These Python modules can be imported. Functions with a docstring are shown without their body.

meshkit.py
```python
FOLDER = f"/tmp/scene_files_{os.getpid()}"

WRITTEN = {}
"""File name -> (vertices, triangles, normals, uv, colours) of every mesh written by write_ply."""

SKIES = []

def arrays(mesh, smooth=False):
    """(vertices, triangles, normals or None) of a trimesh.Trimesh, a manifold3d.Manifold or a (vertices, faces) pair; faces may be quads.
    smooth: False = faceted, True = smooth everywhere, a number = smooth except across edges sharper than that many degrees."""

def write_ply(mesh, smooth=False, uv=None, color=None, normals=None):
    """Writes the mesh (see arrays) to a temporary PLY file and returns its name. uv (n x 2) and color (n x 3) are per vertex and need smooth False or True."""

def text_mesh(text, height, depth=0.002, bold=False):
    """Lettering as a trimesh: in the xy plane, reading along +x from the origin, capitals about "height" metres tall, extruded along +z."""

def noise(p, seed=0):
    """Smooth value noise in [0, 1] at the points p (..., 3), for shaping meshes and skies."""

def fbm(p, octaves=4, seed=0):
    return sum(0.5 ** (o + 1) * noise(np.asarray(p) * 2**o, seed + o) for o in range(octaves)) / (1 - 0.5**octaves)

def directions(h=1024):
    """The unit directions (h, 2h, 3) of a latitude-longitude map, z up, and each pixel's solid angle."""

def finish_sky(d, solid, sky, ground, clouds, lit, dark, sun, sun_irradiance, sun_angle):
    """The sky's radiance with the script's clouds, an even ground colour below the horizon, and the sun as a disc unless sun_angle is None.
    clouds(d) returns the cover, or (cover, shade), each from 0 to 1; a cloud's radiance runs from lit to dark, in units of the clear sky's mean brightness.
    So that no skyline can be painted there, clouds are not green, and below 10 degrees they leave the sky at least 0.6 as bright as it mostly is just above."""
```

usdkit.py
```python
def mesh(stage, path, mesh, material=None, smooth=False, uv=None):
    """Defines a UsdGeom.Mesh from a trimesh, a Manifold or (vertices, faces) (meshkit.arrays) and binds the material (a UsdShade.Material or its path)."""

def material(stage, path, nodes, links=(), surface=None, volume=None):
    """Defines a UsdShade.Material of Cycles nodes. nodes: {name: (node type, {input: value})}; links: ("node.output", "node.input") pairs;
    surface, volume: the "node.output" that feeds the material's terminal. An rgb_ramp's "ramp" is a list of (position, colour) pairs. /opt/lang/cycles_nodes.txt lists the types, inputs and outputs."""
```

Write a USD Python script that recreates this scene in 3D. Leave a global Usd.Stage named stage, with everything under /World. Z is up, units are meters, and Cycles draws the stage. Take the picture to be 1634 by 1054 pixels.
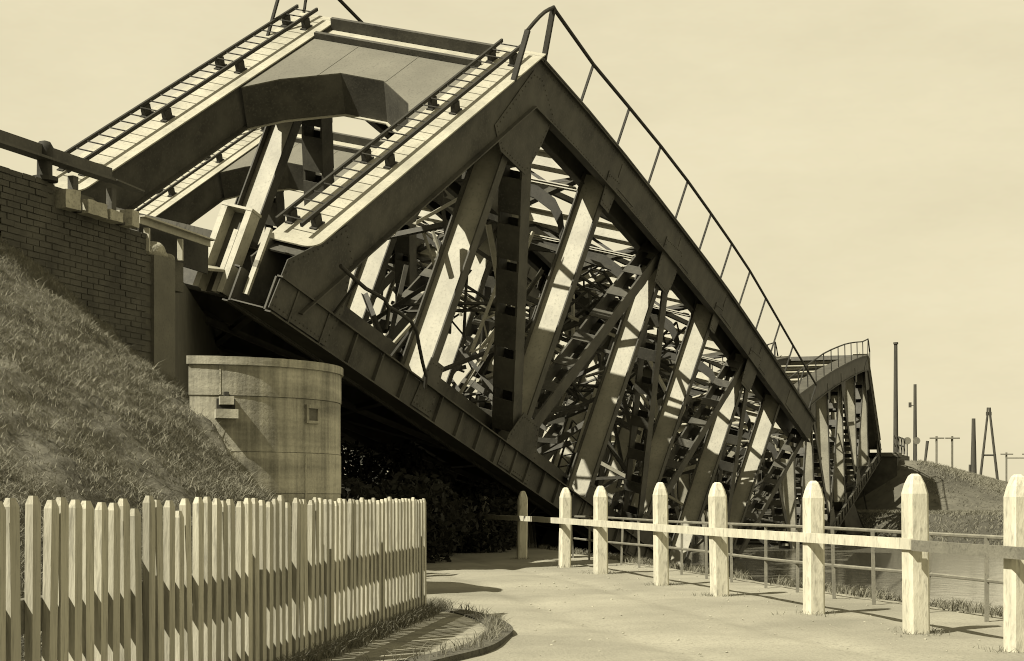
import math, random
import numpy as np, trimesh
import usdkit, meshkit
from shapely.geometry import Polygon
from pxr import Usd, UsdGeom, UsdLux, UsdShade, Gf, Sdf

stage = Usd.Stage.CreateInMemory()
UsdGeom.SetStageUpAxis(stage, UsdGeom.Tokens.z)
UsdGeom.SetStageMetersPerUnit(stage, 1.0)
UsdGeom.Xform.Define(stage, '/World')
UsdGeom.Scope.Define(stage, '/World/Looks')
rng = np.random.default_rng(7)
random.seed(7)

# ------------------------------------------------------------------ camera, sky, sun
EYE = 1.15
cam = UsdGeom.Camera.Define(stage, '/World/camera')
cam.AddTransformOp().Set(Gf.Matrix4d().SetRotate(Gf.Rotation(Gf.Vec3d(1, 0, 0), 90)) * Gf.Matrix4d().SetTranslate(Gf.Vec3d(0, 0, EYE)))
cam.CreateHorizontalApertureAttr(36.0)
cam.CreateVerticalApertureAttr(36.0 * 661 / 1024)
cam.CreateFocalLengthAttr(2489.0 / 1634 * 36)
cam.CreateVerticalApertureOffsetAttr(268.0 / 1634 * 36)
cam.CreateClippingRangeAttr(Gf.Vec2f(0.1, 3000))
cam.CreateExposureAttr(1.2)

SUN_EL = math.radians(48)
hx, hy = -0.77, -0.64
hl = math.hypot(hx, hy); hx, hy = hx / hl, hy / hl
SUN = np.array([hx * math.cos(SUN_EL), hy * math.cos(SUN_EL), math.sin(SUN_EL)])

M = {}
def material(name, nodes, links, surface='p.BSDF', **k):
    M[name] = usdkit.material(stage, '/World/Looks/' + name, nodes, links, surface=surface, **k)
    return M[name]

sky_mat = usdkit.material(stage, '/World/Looks/sky_look', {
    'sky': ('sky_texture', {'sky_type': 'single_scattering', 'sun_disc': False, 'sun_elevation': SUN_EL, 'sun_rotation': math.atan2(hx, hy), 'aerosol_density': 1.5}),
    'bw': ('rgb_to_bw', {}),
    'tint': ('mix', {'mix_type': 'multiply', 'fac': 1.0, 'color2': (1.0, 0.885, 0.57)}),
    'tc': ('texture_coordinate', {}),
    'map': ('mapping', {'scale': (1.0, 1.0, 3.0)}),
    'n': ('noise_texture', {'scale': 2.6, 'detail': 8.0, 'roughness': 0.68}),
    'veil': ('rgb_ramp', {'ramp': [(0.30, (3.25, 2.92, 1.97)), (0.70, (3.86, 3.48, 2.40))]}),
    'mixv': ('mix', {'mix_type': 'mix', 'fac': 0.93}),
    'bg': ('background_shader', {'strength': 0.10}),
}, [('sky.color', 'bw.color'), ('bw.val', 'tint.color1'), ('tc.generated', 'map.vector'), ('map.vector', 'n.vector'), ('n.fac', 'veil.fac'),
    ('tint.color', 'mixv.color1'), ('veil.color', 'mixv.color2'), ('mixv.color', 'bg.color')], surface='bg.background')
dome = UsdLux.DomeLight.Define(stage, '/World/sky')
dome.CreateIntensityAttr(1.0)
UsdShade.MaterialBindingAPI.Apply(dome.GetPrim()).Bind(sky_mat)
dome.GetPrim().SetCustomDataByKey('kind', 'structure')

sun = UsdLux.DistantLight.Define(stage, '/World/sun')
sun.CreateNormalizeAttr(True); sun.CreateIntensityAttr(1.25); sun.CreateAngleAttr(0.5)
sun.CreateColorAttr(Gf.Vec3f(1.0, 0.94, 0.80))
zax = Gf.Vec3d(*SUN); xax = Gf.Cross(Gf.Vec3d(0, 0, 1), zax).GetNormalized(); yax = Gf.Cross(zax, xax)
sun.AddTransformOp().Set(Gf.Matrix4d(xax[0], xax[1], xax[2], 0, yax[0], yax[1], yax[2], 0, zax[0], zax[1], zax[2], 0, 0, 0, 0, 1))

# ------------------------------------------------------------------ helpers
_used = {}
def path_of(name, parent=None):
    base = (parent.GetPath().pathString if parent else '/World') + '/' + name
    n = _used.get(base, 0); _used[base] = n + 1
    return base if n == 0 else f'{base}_{n:03d}'

def prim_of(x):
    return x.GetPrim() if hasattr(x, 'GetPrim') else x

def obj(name, mesh, mat, parent=None, smooth=False):
    m = usdkit.mesh(stage, path_of(name, parent), mesh, M[mat] if isinstance(mat, str) else mat, smooth=smooth)
    return m.GetPrim()

def tag(p, label=None, cat=None, group=None, kind=None):
    p = prim_of(p)
    for k, v in (('label', label), ('category', cat), ('group', group), ('kind', kind)):
        if v: p.SetCustomDataByKey(k, v)
    return p

def thing(name, label, cat, matrix=None, loc=None, group=None):
    x = UsdGeom.Xform.Define(stage, path_of(name))
    if matrix is not None: x.AddTransformOp().Set(matrix)
    elif loc is not None: x.AddTranslateOp().Set(Gf.Vec3d(*map(float, loc)))
    return tag(x, label, cat, group)

def copy_thing(src, name, loc, label, cat, group=None):
    x = UsdGeom.Xform.Define(stage, path_of(name))
    x.AddTranslateOp().Set(Gf.Vec3d(*map(float, loc)))
    x.GetPrim().GetReferences().AddInternalReference(src.GetPath())
    x.GetPrim().SetInstanceable(True)
    return tag(x, label, cat, group)

cat_ = trimesh.util.concatenate

def hexa(c):
    """8 corners: bottom loop 0-3, top loop 4-7."""
    f = [[0, 3, 2, 1], [4, 5, 6, 7], [0, 1, 5, 4], [1, 2, 6, 5], [2, 3, 7, 6], [3, 0, 4, 7]]
    f = np.array(f)
    t = trimesh.Trimesh(np.asarray(c, float), np.vstack([f[:, [0, 1, 2]], f[:, [0, 2, 3]]]), process=False)
    if t.volume < 0: t.invert()
    return t

def box(x0, x1, y0, y1, z0, z1):
    return hexa([(x0, y0, z0), (x1, y0, z0), (x1, y1, z0), (x0, y1, z0), (x0, y0, z1), (x1, y0, z1), (x1, y1, z1), (x0, y1, z1)])

def bar3(P, Q, a, b, up=(0, 0, 1)):
    """Rectangular bar from P to Q: a wide (sideways), b deep (towards up)."""
    P, Q = np.asarray(P, float), np.asarray(Q, float)
    d = Q - P; d /= np.linalg.norm(d)
    s = np.cross(d, up)
    if np.linalg.norm(s) < 1e-6: s = np.cross(d, (1, 0, 0))
    s /= np.linalg.norm(s); t = np.cross(s, d)
    c = []
    for R in (P, Q):
        for i, j in ((-1, -1), (1, -1), (1, 1), (-1, 1)):
            c.append(R + s * i * a / 2 + t * j * b / 2)
    return hexa(c)

def angle3(P, Q, a, th=0.012, up=(0, 0, 1)):
    """L-shaped rolled angle."""
    P, Q = np.asarray(P, float), np.asarray(Q, float)
    d = Q - P; d /= np.linalg.norm(d)
    s = np.cross(d, up); s /= np.linalg.norm(s); t = np.cross(s, d)
    m1 = bar3(P, Q, a, th, up)
    off = t * (a / 2 + th / 2) - s * (a / 2 - th / 2)
    return cat_([m1, bar3(P + off, Q + off, th, a, up)])

def pipe(pts, r, sides=8):
    import trimesh
    p = np.asarray(pts, float)
    t = np.gradient(p, axis=0); t /= np.linalg.norm(t, axis=1, keepdims=True)
    ref = np.array([0.31, 0.27, 0.91]); n = np.cross(t, ref)
    n /= np.linalg.norm(n, axis=1, keepdims=True); b = np.cross(t, n)
    a = np.arange(sides) * 2 * np.pi / sides
    rr = np.broadcast_to(r, (len(p),))[:, None, None]
    v = p[:, None] + rr * (np.cos(a)[None, :, None] * n[:, None] + np.sin(a)[None, :, None] * b[:, None])
    i, j = np.meshgrid(np.arange(len(p) - 1), np.arange(sides), indexing='ij')
    k = (j + 1) % sides
    q = np.stack([i * sides + j, i * sides + k, (i + 1) * sides + k, (i + 1) * sides + j], -1).reshape(-1, 4)
    vv = np.vstack([v.reshape(-1, 3), p[:1], p[-1:]])
    f = np.vstack([q[:, [0, 1, 2]], q[:, [0, 2, 3]]])
    n0 = len(p) * sides
    cap = [[n0, (x + 1) % sides, x] for x in range(sides)] + [[n0 + 1, (len(p) - 1) * sides + x, (len(p) - 1) * sides + (x + 1) % sides] for x in range(sides)]
    m = trimesh.Trimesh(vv, np.vstack([f, cap]), process=False)
    if m.volume < 0: m.invert()
    return m

def prism(poly, v0, v1, axis='v'):
    """Polygon of (u, w) pairs extruded between v0 and v1."""
    m = trimesh.creation.extrude_polygon(Polygon(poly), v1 - v0, engine='earcut')
    x, y, z = m.vertices.T
    m.vertices = np.stack([x, z + v0, y], 1) if axis == 'v' else np.stack([z + v0, x, y], 1)
    if m.volume < 0: m.invert()
    return m

def lattice(P, Q, w):
    P, Q = np.asarray(P, float), np.asarray(Q, float); d = Q - P; L = np.linalg.norm(d); d /= L
    s = np.cross(d, (0.2, 0.1, 1.0)); s /= np.linalg.norm(s); n = max(2, int(L / w)); up = np.cross(s, d); ms = []
    for k in (-1, 1): ms.append(bar3(P + s * k * w / 2, Q + s * k * w / 2, 0.06, 0.05, up))
    for i in range(n):
        k = 1 if i % 2 else -1
        ms.append(bar3(P + d * L * i / n + s * k * w / 2 + up * 0.03, P + d * L * (i + 1) / n - s * k * w / 2 + up * 0.03, 0.045, 0.012, up))
    return cat_(ms)

def rotm(m, ang, axis=(0, 0, 1), at=(0, 0, 0)):
    m = m.copy(); m.apply_transform(trimesh.transformations.rotation_matrix(ang, axis, at)); return m

def moved(m, d):
    m = m.copy(); m.apply_translation(d); return m

# ------------------------------------------------------------------ materials
def stained(name, c0, c1, rough=0.7, scale=3.0, bump=0.15, fine=40.0, coords='world', spec=0.3, stretch=(1, 1, 1), c2=None):
    """Two tones mixed by a broad noise, a finer speckle over it and a fine relief."""
    src = {'world': ('geometry', {}), 'object': ('texture_coordinate', {})}[coords]
    out = 'src.position' if coords == 'world' else 'src.object'
    c2 = c2 or tuple(x * 0.6 for x in c0)
    nodes = {
        'src': src, 'map': ('mapping', {'scale': stretch}),
        'n1': ('noise_texture', {'scale': scale, 'detail': 6.0, 'roughness': 0.62}),
        'n2': ('noise_texture', {'scale': fine, 'detail': 3.0, 'roughness': 0.6}),
        'r1': ('rgb_ramp', {'ramp': [(0.33, c0), (0.67, c1)]}),
        'r2': ('rgb_ramp', {'ramp': [(0.52, (0, 0, 0)), (0.72, (0.75, 0.75, 0.75))]}),
        'mx': ('mix', {'mix_type': 'mix', 'color2': c2}),
        'b': ('bump', {'strength': bump, 'distance': 0.02}),
        'p': ('principled_bsdf', {'roughness': rough, 'specular_ior_level': spec}),
    }
    links = [(out, 'map.vector'), ('map.vector', 'n1.vector'), ('map.vector', 'n2.vector'), ('n1.fac', 'r1.fac'), ('n2.fac', 'r2.fac'), ('r2.color', 'mx.fac'),
             ('r1.color', 'mx.color1'), ('mx.color', 'p.base_color'), ('n2.fac', 'b.height'), ('b.normal', 'p.normal')]
    return material(name, nodes, links)

def sep(g, r=1.0, b=0.77):
    return (g * r * 1.045, g * 1.0, g * b)

stained('steel', sep(0.022), sep(0.055), 0.7, 1.6, 0.14, 22.0, 'object', 0.25, c2=sep(0.06))
stained('steel_light', sep(0.185), sep(0.265), 0.6, 1.6, 0.08, 18.0, 'object', 0.35, c2=sep(0.15))
stained('steel_grey', sep(0.075), sep(0.10), 0.7, 1.0, 0.10, 26.0, 'object', 0.3, c2=sep(0.055))
stained('steel_black', sep(0.018), sep(0.03), 0.75, 2.0, 0.1, 30.0, 'object', 0.15)
stained('brick', sep(0.03), sep(0.06), 0.9, 2.1, 0.3, 60.0, 'world', 0.2, c2=sep(0.025))
stained('mortar', sep(0.05), sep(0.07), 0.95, 3.0, 0.3, 70.0, 'world', 0.15)
stained('old_concrete', sep(0.065), sep(0.095), 0.9, 1.5, 0.25, 35.0, 'world', 0.2, c2=sep(0.055))
stained('white_paint', sep(0.30), sep(0.42), 0.75, 5.0, 0.3, 28.0, 'world', 0.3, stretch=(1, 1, 0.3), c2=sep(0.17))
stained('paling_wood', sep(0.17), sep(0.31), 0.85, 4.0, 0.4, 45.0, 'world', 0.2, stretch=(1, 1, 0.12), c2=sep(0.12))
stained('rail_wood', sep(0.07), sep(0.12), 0.85, 4.0, 0.4, 45.0, 'world', 0.2, c2=sep(0.05))
stained('dark_wood', sep(0.03), sep(0.05), 0.85, 4.0, 0.3, 30.0, 'world', 0.2, stretch=(1, 1, 0.15))
stained('grey_wood', sep(0.09), sep(0.13), 0.85, 4.0, 0.3, 30.0, 'world', 0.2)
stained('iron', sep(0.10), sep(0.15), 0.6, 6.0, 0.1, 60.0, 'world', 0.35)
stained('sand_road', sep(0.135), sep(0.215), 0.95, 0.45, 0.6, 30.0, 'world', 0.1, c2=sep(0.115))
stained('verge_soil', sep(0.11), sep(0.19), 0.95, 2.6, 0.7, 20.0, 'world', 0.1, c2=sep(0.08))
stained('edging', sep(0.04), sep(0.08), 0.95, 6.0, 0.6, 30.0, 'world', 0.1)
stained('turf', sep(0.05), sep(0.10), 0.95, 0.9, 0.9, 14.0, 'world', 0.1, c2=sep(0.03))
stained('far_turf', sep(0.05), sep(0.10), 0.95, 0.25, 0.8, 2.2, 'world', 0.1, c2=sep(0.035))
stained('field', sep(0.035), sep(0.06), 0.95, 0.12, 0.8, 1.5, 'world', 0.1, c2=sep(0.03))
stained('stone', sep(0.18), sep(0.27), 0.9, 5.0, 0.4, 30.0, 'world', 0.2)
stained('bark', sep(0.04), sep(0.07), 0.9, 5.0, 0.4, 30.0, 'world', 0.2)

def blade_mat(name, c0, c1):
    material(name, {
        'g': ('geometry', {}), 'n': ('noise_texture', {'scale': 1.4, 'detail': 5.0, 'roughness': 0.65}),
        'w': ('noise_texture', {'scale': 37.0, 'detail': 2.0}),
        'a': ('math', {'math_type': 'multiply_add', 'value2': 0.5}), 'r': ('rgb_ramp', {'ramp': [(0.34, c0), (0.64, c1)]}),
        'p': ('principled_bsdf', {'roughness': 0.8, 'specular_ior_level': 0.2}), 't': ('translucent_bsdf', {}), 'm': ('mix_closure', {'fac': 0.25})},
        [('g.position', 'n.vector'), ('g.position', 'w.vector'), ('w.fac', 'a.value1'), ('n.fac', 'a.value3'), ('a.value', 'r.fac'), ('r.color', 'p.base_color'), ('r.color', 't.color'),
         ('p.BSDF', 'm.closure1'), ('t.BSDF', 'm.closure2')], surface='m.closure')
M_fix = None
blade_mat('grass_blade', sep(0.05, 0.98, 0.75), sep(0.145, 1.0, 0.75))
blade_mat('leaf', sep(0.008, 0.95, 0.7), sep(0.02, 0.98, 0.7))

# concrete with rain streaks and pour marks
material('bunker_concrete', {
    'g': ('geometry', {}), 'ms': ('mapping', {'scale': (5.0, 5.0, 0.28)}), 'mh': ('mapping', {'scale': (0.35, 0.35, 3.2)}),
    'n1': ('noise_texture', {'scale': 1.0, 'detail': 7.0, 'roughness': 0.7}), 'n2': ('noise_texture', {'scale': 1.0, 'detail': 4.0, 'roughness': 0.6}),
    'n3': ('noise_texture', {'scale': 28.0, 'detail': 4.0, 'roughness': 0.7}),
    'a': ('math', {'math_type': 'add'}), 'a2': ('math', {'math_type': 'multiply_add', 'value2': 0.3}),
    'r': ('rgb_ramp', {'ramp': [(0.45, sep(0.085)), (0.53, sep(0.145)), (0.60, sep(0.21)), (0.68, sep(0.30))]}),
    'half': ('math', {'math_type': 'multiply', 'value2': 0.5}),
    'b': ('bump', {'strength': 0.3, 'distance': 0.02}), 'p': ('principled_bsdf', {'roughness': 0.92, 'specular_ior_level': 0.2})},
    [('g.position', 'ms.vector'), ('g.position', 'mh.vector'), ('ms.vector', 'n1.vector'), ('mh.vector', 'n2.vector'), ('g.position', 'n3.vector'),
     ('n1.fac', 'a.value1'), ('n2.fac', 'a.value2'), ('n3.fac', 'a2.value1'), ('a.value', 'a2.value3'), ('a2.value', 'half.value1'), ('half.value', 'r.fac'),
     ('r.color', 'p.base_color'), ('n3.fac', 'b.height'), ('b.normal', 'p.normal')])

material('canal_water', {
    'g': ('geometry', {}), 'm': ('mapping', {'scale': (1.0, 0.6, 1.0)}), 'n': ('noise_texture', {'scale': 2.4, 'detail': 4.0}),
    'b': ('bump', {'strength': 0.3, 'distance': 0.05}), 'p': ('principled_bsdf', {'base_color': sep(0.10), 'roughness': 0.12, 'ior': 1.33})},
    [('g.position', 'm.vector'), ('m.vector', 'n.vector'), ('n.fac', 'b.height'), ('b.normal', 'p.normal')])

# ------------------------------------------------------------------ ground, water, banks
def near_edge(y): return 5.15 - 0.2 * (y - 13.3)      # top of the near canal bank
def far_edge(y): return 18.6 + 0.2 * (94.9 - y)       # top of the far canal bank

def wx0(y): return 3.46 - 0.2 * (y - 13.3) + 0.12 * math.sin(y * 0.35)

def sheet(xs_of_y, ys, z_of):
    """Grid strip: for each y a row of (x, z) samples."""
    rows = [xs_of_y(y) for y in ys]; n = len(rows[0]); v = []
    for y, r in zip(ys, rows):
        for x in r: v.append((x, y, z_of(x, y)))
    f = []
    for i in range(len(ys) - 1):
        for j in range(n - 1):
            a = i * n + j; f += [[a, a + 1, a + n + 1], [a, a + n + 1, a + n]]
    return trimesh.Trimesh(np.array(v), np.array(f), process=False)

def ground_noise(x, y, amp, s):
    return amp * (meshkit.fbm(np.array([x * s, y * s, 0.3]), 3) - 0.5)

ys = np.concatenate([np.arange(2, 34, 0.25), np.arange(34, 120, 2.0), np.arange(120, 901, 60)])
obj_ = obj('road', sheet(lambda y: np.concatenate([np.linspace(near_edge(y) - 26, near_edge(y) - 9, 12), np.linspace(near_edge(y) - 8.9, near_edge(y), 130)]), ys, lambda x, y: float(ground_noise(x, y, 0.045, 1.1) + ground_noise(x, y, 0.02, 4.0) - 0.025 * math.exp(-((x - wx0(y) + 1.0) / 0.16) ** 2) - 0.025 * math.exp(-((x - wx0(y) + 2.4) / 0.18) ** 2) if y < 60 else 0.0)), 'sand_road', smooth=True)
tag(obj_, 'pale sandy towpath road curving under the fallen bridge', kind='structure')
bank = obj('canal_bank', sheet(lambda y: near_edge(y) + np.array([0.0, 0.1, 0.5, 1.0, 1.6, 2.3, 4.0]), ys, lambda x, y: float(np.interp(x - near_edge(y), [0, 0.1, 1.6, 4.0], [0.0, -0.02, -0.95, -2.2]) + (ground_noise(x, y, 0.25, 1.7) if x - near_edge(y) > 0.3 else 0))), 'turf', smooth=True)
tag(bank, 'dark grassy canal bank dropping from the railing', kind='structure')
water = obj('canal_water', sheet(lambda y: np.linspace(near_edge(y) + 0.8, far_edge(y) - 1.0, 12), ys, lambda x, y: -0.95), 'canal_water')
tag(water, 'dark still canal water around the wreck', kind='structure')
fbank = obj('far_bank', sheet(lambda y: far_edge(y) + np.array([-4.0, -2.2, -1.4, -0.7, 0.0]), ys, lambda x, y: float(np.interp(x - far_edge(y), [-4, -2.2, 0], [-2.4, -1.0, 0.35]))), 'field', smooth=True)
tag(fbank, 'far grassy canal bank', kind='structure')
fg = obj('far_ground', sheet(lambda y: far_edge(y) + np.array([0.0, 5, 15, 40, 120, 400, 900]), ys, lambda x, y: 0.35), 'field')
tag(fg, 'flat fields beyond the canal', kind='structure')
back = obj('near_field', sheet(lambda y: near_edge(y) + np.array([-900, -400, -100, -26.0]), ys, lambda x, y: 0.0), 'field')
tag(back, 'flat field behind the near embankment', kind='structure')

# ------------------------------------------------------------------ bridge spans
PU = [0.0, 5.295, 10.354, 15.41, 20.47, 25.53, 30.59, 36.0]
HT = [0.0, 6.0, 6.42, 6.72, 6.97, 7.12, 7.25, 7.35]
VA, VB = 0.15, 4.65
from scipy.interpolate import CubicSpline
_cs = CubicSpline(PU[1:], HT[1:])
CURVE = [(float(u), float(_cs(u))) for u in np.linspace(PU[1], PU[7], 13)]

def offset_path(path, t):
    """The (u, w) polyline moved sideways by t with mitred corners."""
    p = np.asarray(path, float); d = np.diff(p, axis=0); d /= np.linalg.norm(d, axis=1, keepdims=True)
    n = np.stack([-d[:, 1], d[:, 0]], 1); out = [p[0] + n[0] * t]
    for i in range(1, len(p) - 1):
        b = n[i - 1] + n[i]; b /= b @ n[i]
        b = b / np.linalg.norm(b) * min(np.linalg.norm(b), 1.6)
        out.append(p[i] + b * t)
    return np.array(out + [p[-1] + n[-1] * t])

def seg(path, i, t0, t1, v0, v1):
    a, b = offset_path(path, t0), offset_path(path, t1)
    A, B, C, D = a[i], a[i + 1], b[i + 1], b[i]
    return hexa([(A[0], v0, A[1]), (B[0], v0, B[1]), (B[0], v1, B[1]), (A[0], v1, A[1]), (D[0], v0, D[1]), (C[0], v0, C[1]), (C[0], v1, C[1]), (D[0], v1, D[1])])

def along(p0, p1, v0, v1, t0, t1, s0=None, s1=None):
    """Box along p0-p1 in the truss plane; s0, s1 in metres from p0 (or whole length)."""
    p0, p1 = np.asarray(p0, float), np.asarray(p1, float); L = np.linalg.norm(p1 - p0); d = (p1 - p0) / L; n = np.array([-d[1], d[0]])
    a, b = p0 + d * (0 if s0 is None else s0), p0 + d * (L if s1 is None else s1)
    c = []
    for t in (t0, t1):
        for q, v in ((a, v0), (b, v0), (b, v1), (a, v1)):
            r = q + n * t; c.append((r[0], v, r[1]))
    return hexa(c)

def rivets(points, v, r=0.022, sgn=-1):
    out = []
    base = trimesh.creation.cone(radius=r, height=0.02, sections=6)
    base.apply_transform(trimesh.transformations.rotation_matrix(math.pi / 2 * (1 if sgn < 0 else -1), (1, 0, 0)))
    for u, w in points: out.append(moved(base, (u, v, w)))
    return cat_(out)

def build_span(name, label, matrix, near=True, detail=True, ladders=True, wreck=False, debris=60, lattices=14, hanging=0):
    S = thing(name, label, 'bridge span', matrix)
    for side, vc in ((-1, VA), (1, VB)):
        out = side           # outward direction in v
        top = [(-0.05, -0.06)] + CURVE
        def piece(i, tt):
            ms = [seg(top, i, 0.40, 0.43, vc - 0.44, vc + 0.44)]
            for k in (-1, 1):
                v0, v1 = sorted((vc + k * 0.33, vc + k * 0.36))
                ms.append(seg(top, i, -0.40, 0.40, v0, v1))
                v0, v1 = sorted((vc + k * 0.361, vc + k * 0.46))
                ms.append(seg(top, i, -0.43, -0.402, v0 - (0.12 if k > 0 else 0), v1 + (0.12 if k < 0 else 0)))
                ms.append(seg(top, i, 0.365, 0.398, v0, v1 - (0.03 if k > 0 else 0)) if k > 0 else seg(top, i, 0.365, 0.398, v0 + 0.03, v1))
            return cat_(ms)
        e0 = np.array(top[0]); e1 = np.array(top[1]); el = np.linalg.norm(e1 - e0)
        # end post: box with a light top plate that stops short of the foot
        ms = []
        for k in (-1, 1):
            v0, v1 = sorted((vc + k * 0.33, vc + k * 0.36))
            ms.append(seg(top, 0, -0.40, 0.40, v0, v1))
            v0, v1 = sorted((vc + k * 0.361, vc + k * 0.46))
            ms.append(seg(top, 0, -0.43, -0.402, v0 - (0.12 if k > 0 else 0), v1 + (0.12 if k < 0 else 0)))
        ms.append(along(e0, e1, vc - 0.32, vc + 0.32, 0.30, 0.33, 0.4, el - 0.5))
        ms.append(along(e0, e1, vc - 0.32, vc + 0.32, -0.39, -0.36, 0.6, el - 0.9))
        ep = obj('end_post', cat_(ms), 'steel', S)
        # top plate with rounded foot
        d = (e1 - e0) / el; n = np.array([-d[1], d[0]])
        hw = 0.44; s_a = 0.55; pl = []
        arc = [(s_a + 0.22 - 0.22 * math.sin(a), -hw + 0.22 - 0.22 * math.cos(a)) for a in np.linspace(0, math.pi / 2, 6)]
        outl = [(el + 0.30, -hw)] + arc + [(s_a, hw), (el + 0.30, hw)]
        pm = trimesh.creation.extrude_polygon(Polygon([(a, b) for a, b in outl]), 0.025, engine='earcut')
        s, b, t = pm.vertices.T
        pm.vertices = np.stack([e0[0] + d[0] * s + n[0] * (t + 0.402), vc + b, e0[1] + d[1] * s + n[1] * (t + 0.402)], 1)
        if pm.volume < 0: pm.invert()
        plate = obj('top_plate', pm, 'steel_light', S)
        if ladders:
            lad = tag(UsdGeom.Xform.Define(stage, path_of('ladder', S)))
            def lp(s, b, t): return np.array([e0[0] + d[0] * s + n[0] * t, vc + b, e0[1] + d[1] * s + n[1] * t])
            nn = (n[0], 0, n[1])
            for b in (0.36, -0.09):
                obj('stringer', bar3(lp(0.75, b, 0.64), lp(el + 0.1, b, 0.64), 0.04, 0.065, nn), 'steel_black', lad)
            for s in np.arange(0.9, el, 0.285):
                obj('rung', pipe([lp(s, -0.07, 0.64), lp(s, 0.34, 0.64)], 0.012, 6), 'steel_black', lad)
            for s in np.arange(1.15, el + 0.1, 2.2):
                for b in (0.36, -0.09):
                    obj('bracket', cat_([bar3(lp(s, b, 0.43), lp(s, b, 0.607), 0.09, 0.17, (d[0], 0, d[1])), bar3(lp(s - 0.13, b, 0.437), lp(s + 0.13, b, 0.437), 0.12, 0.02, nn)]), 'steel_black', lad)
        for i in range(1, 13):
            tc = obj('top_chord', piece(i, 0), 'steel', S)
            if detail and near and side < 0:
                a_, b_ = np.array(top[i]), np.array(top[i + 1]); d_ = (b_ - a_) / np.linalg.norm(b_ - a_); n_ = np.array([-d_[1], d_[0]]); L_ = np.linalg.norm(b_ - a_)
                tag(obj('rivet', rivets([tuple(a_ + d_ * x + n_ * t) for x in np.arange(0.08, L_, 0.16) for t in (-0.33, 0.31)], vc - 0.36, 0.02, -1), 'steel', tc), kind='stuff')
                if i % 2 == 1 and i > 1: obj('cover_plate', along(a_, b_, vc - 0.372, vc - 0.3605, -0.27, 0.25, 0.15, 1.5), 'steel', tc)
            if i == 12: tag(tc, 'crumpled broken end length of top chord')
        # bottom chord
        bot = [(PU[i], 0.0) for i in range(8)]
        for i in range(7):
            u0, u1 = (PU[i] if i else -0.55), PU[i + 1]
            ms = []
            for k in (-1, 1):
                v0, v1 = sorted((vc + k * 0.30, vc + k * 0.33))
                ms.append(box(u0, u1, v0, v1, -0.56, -0.04))
                v0, v1 = sorted((vc + k * 0.331, vc + k * 0.43))
                ms += [box(u0, u1, v0, v1, -0.04, -0.015), box(u0, u1, v0, v1, -0.585, -0.56)]
            ms += [box(u0, u1, vc - 0.29, vc + 0.29, -0.55, -0.53)]
            bc = obj('bottom_chord', cat_(ms), 'steel', S)
            st = [box(u - 0.02, u + 0.02, *sorted((vc + side * 0.332, vc + side * 0.40)), -0.555, -0.042) for u in np.arange(u0 + 0.6, u1 - 0.1, 1.05)]
            for m_ in st: obj('stiffener', m_, 'steel', bc)
        # web members
        for i in range(1, 7):
            p, q = (PU[i], 0.0), (PU[i], HT[i] - 0.2)
            fl = []
            for k in (-1, 1):
                v0, v1 = sorted((vc + k * 0.271, vc + k * 0.30))
                fl.append(along(p, q, v0, v1, -0.10, 0.15))
            vert = obj('vertical', cat_(fl), 'steel', S)
            obj('web_plate', along(p, q, vc - 0.27, vc + 0.27, -0.012, 0.012), 'steel_light', vert)  # same paint as the dark flanges; sunlight on the web put into its colour
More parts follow.
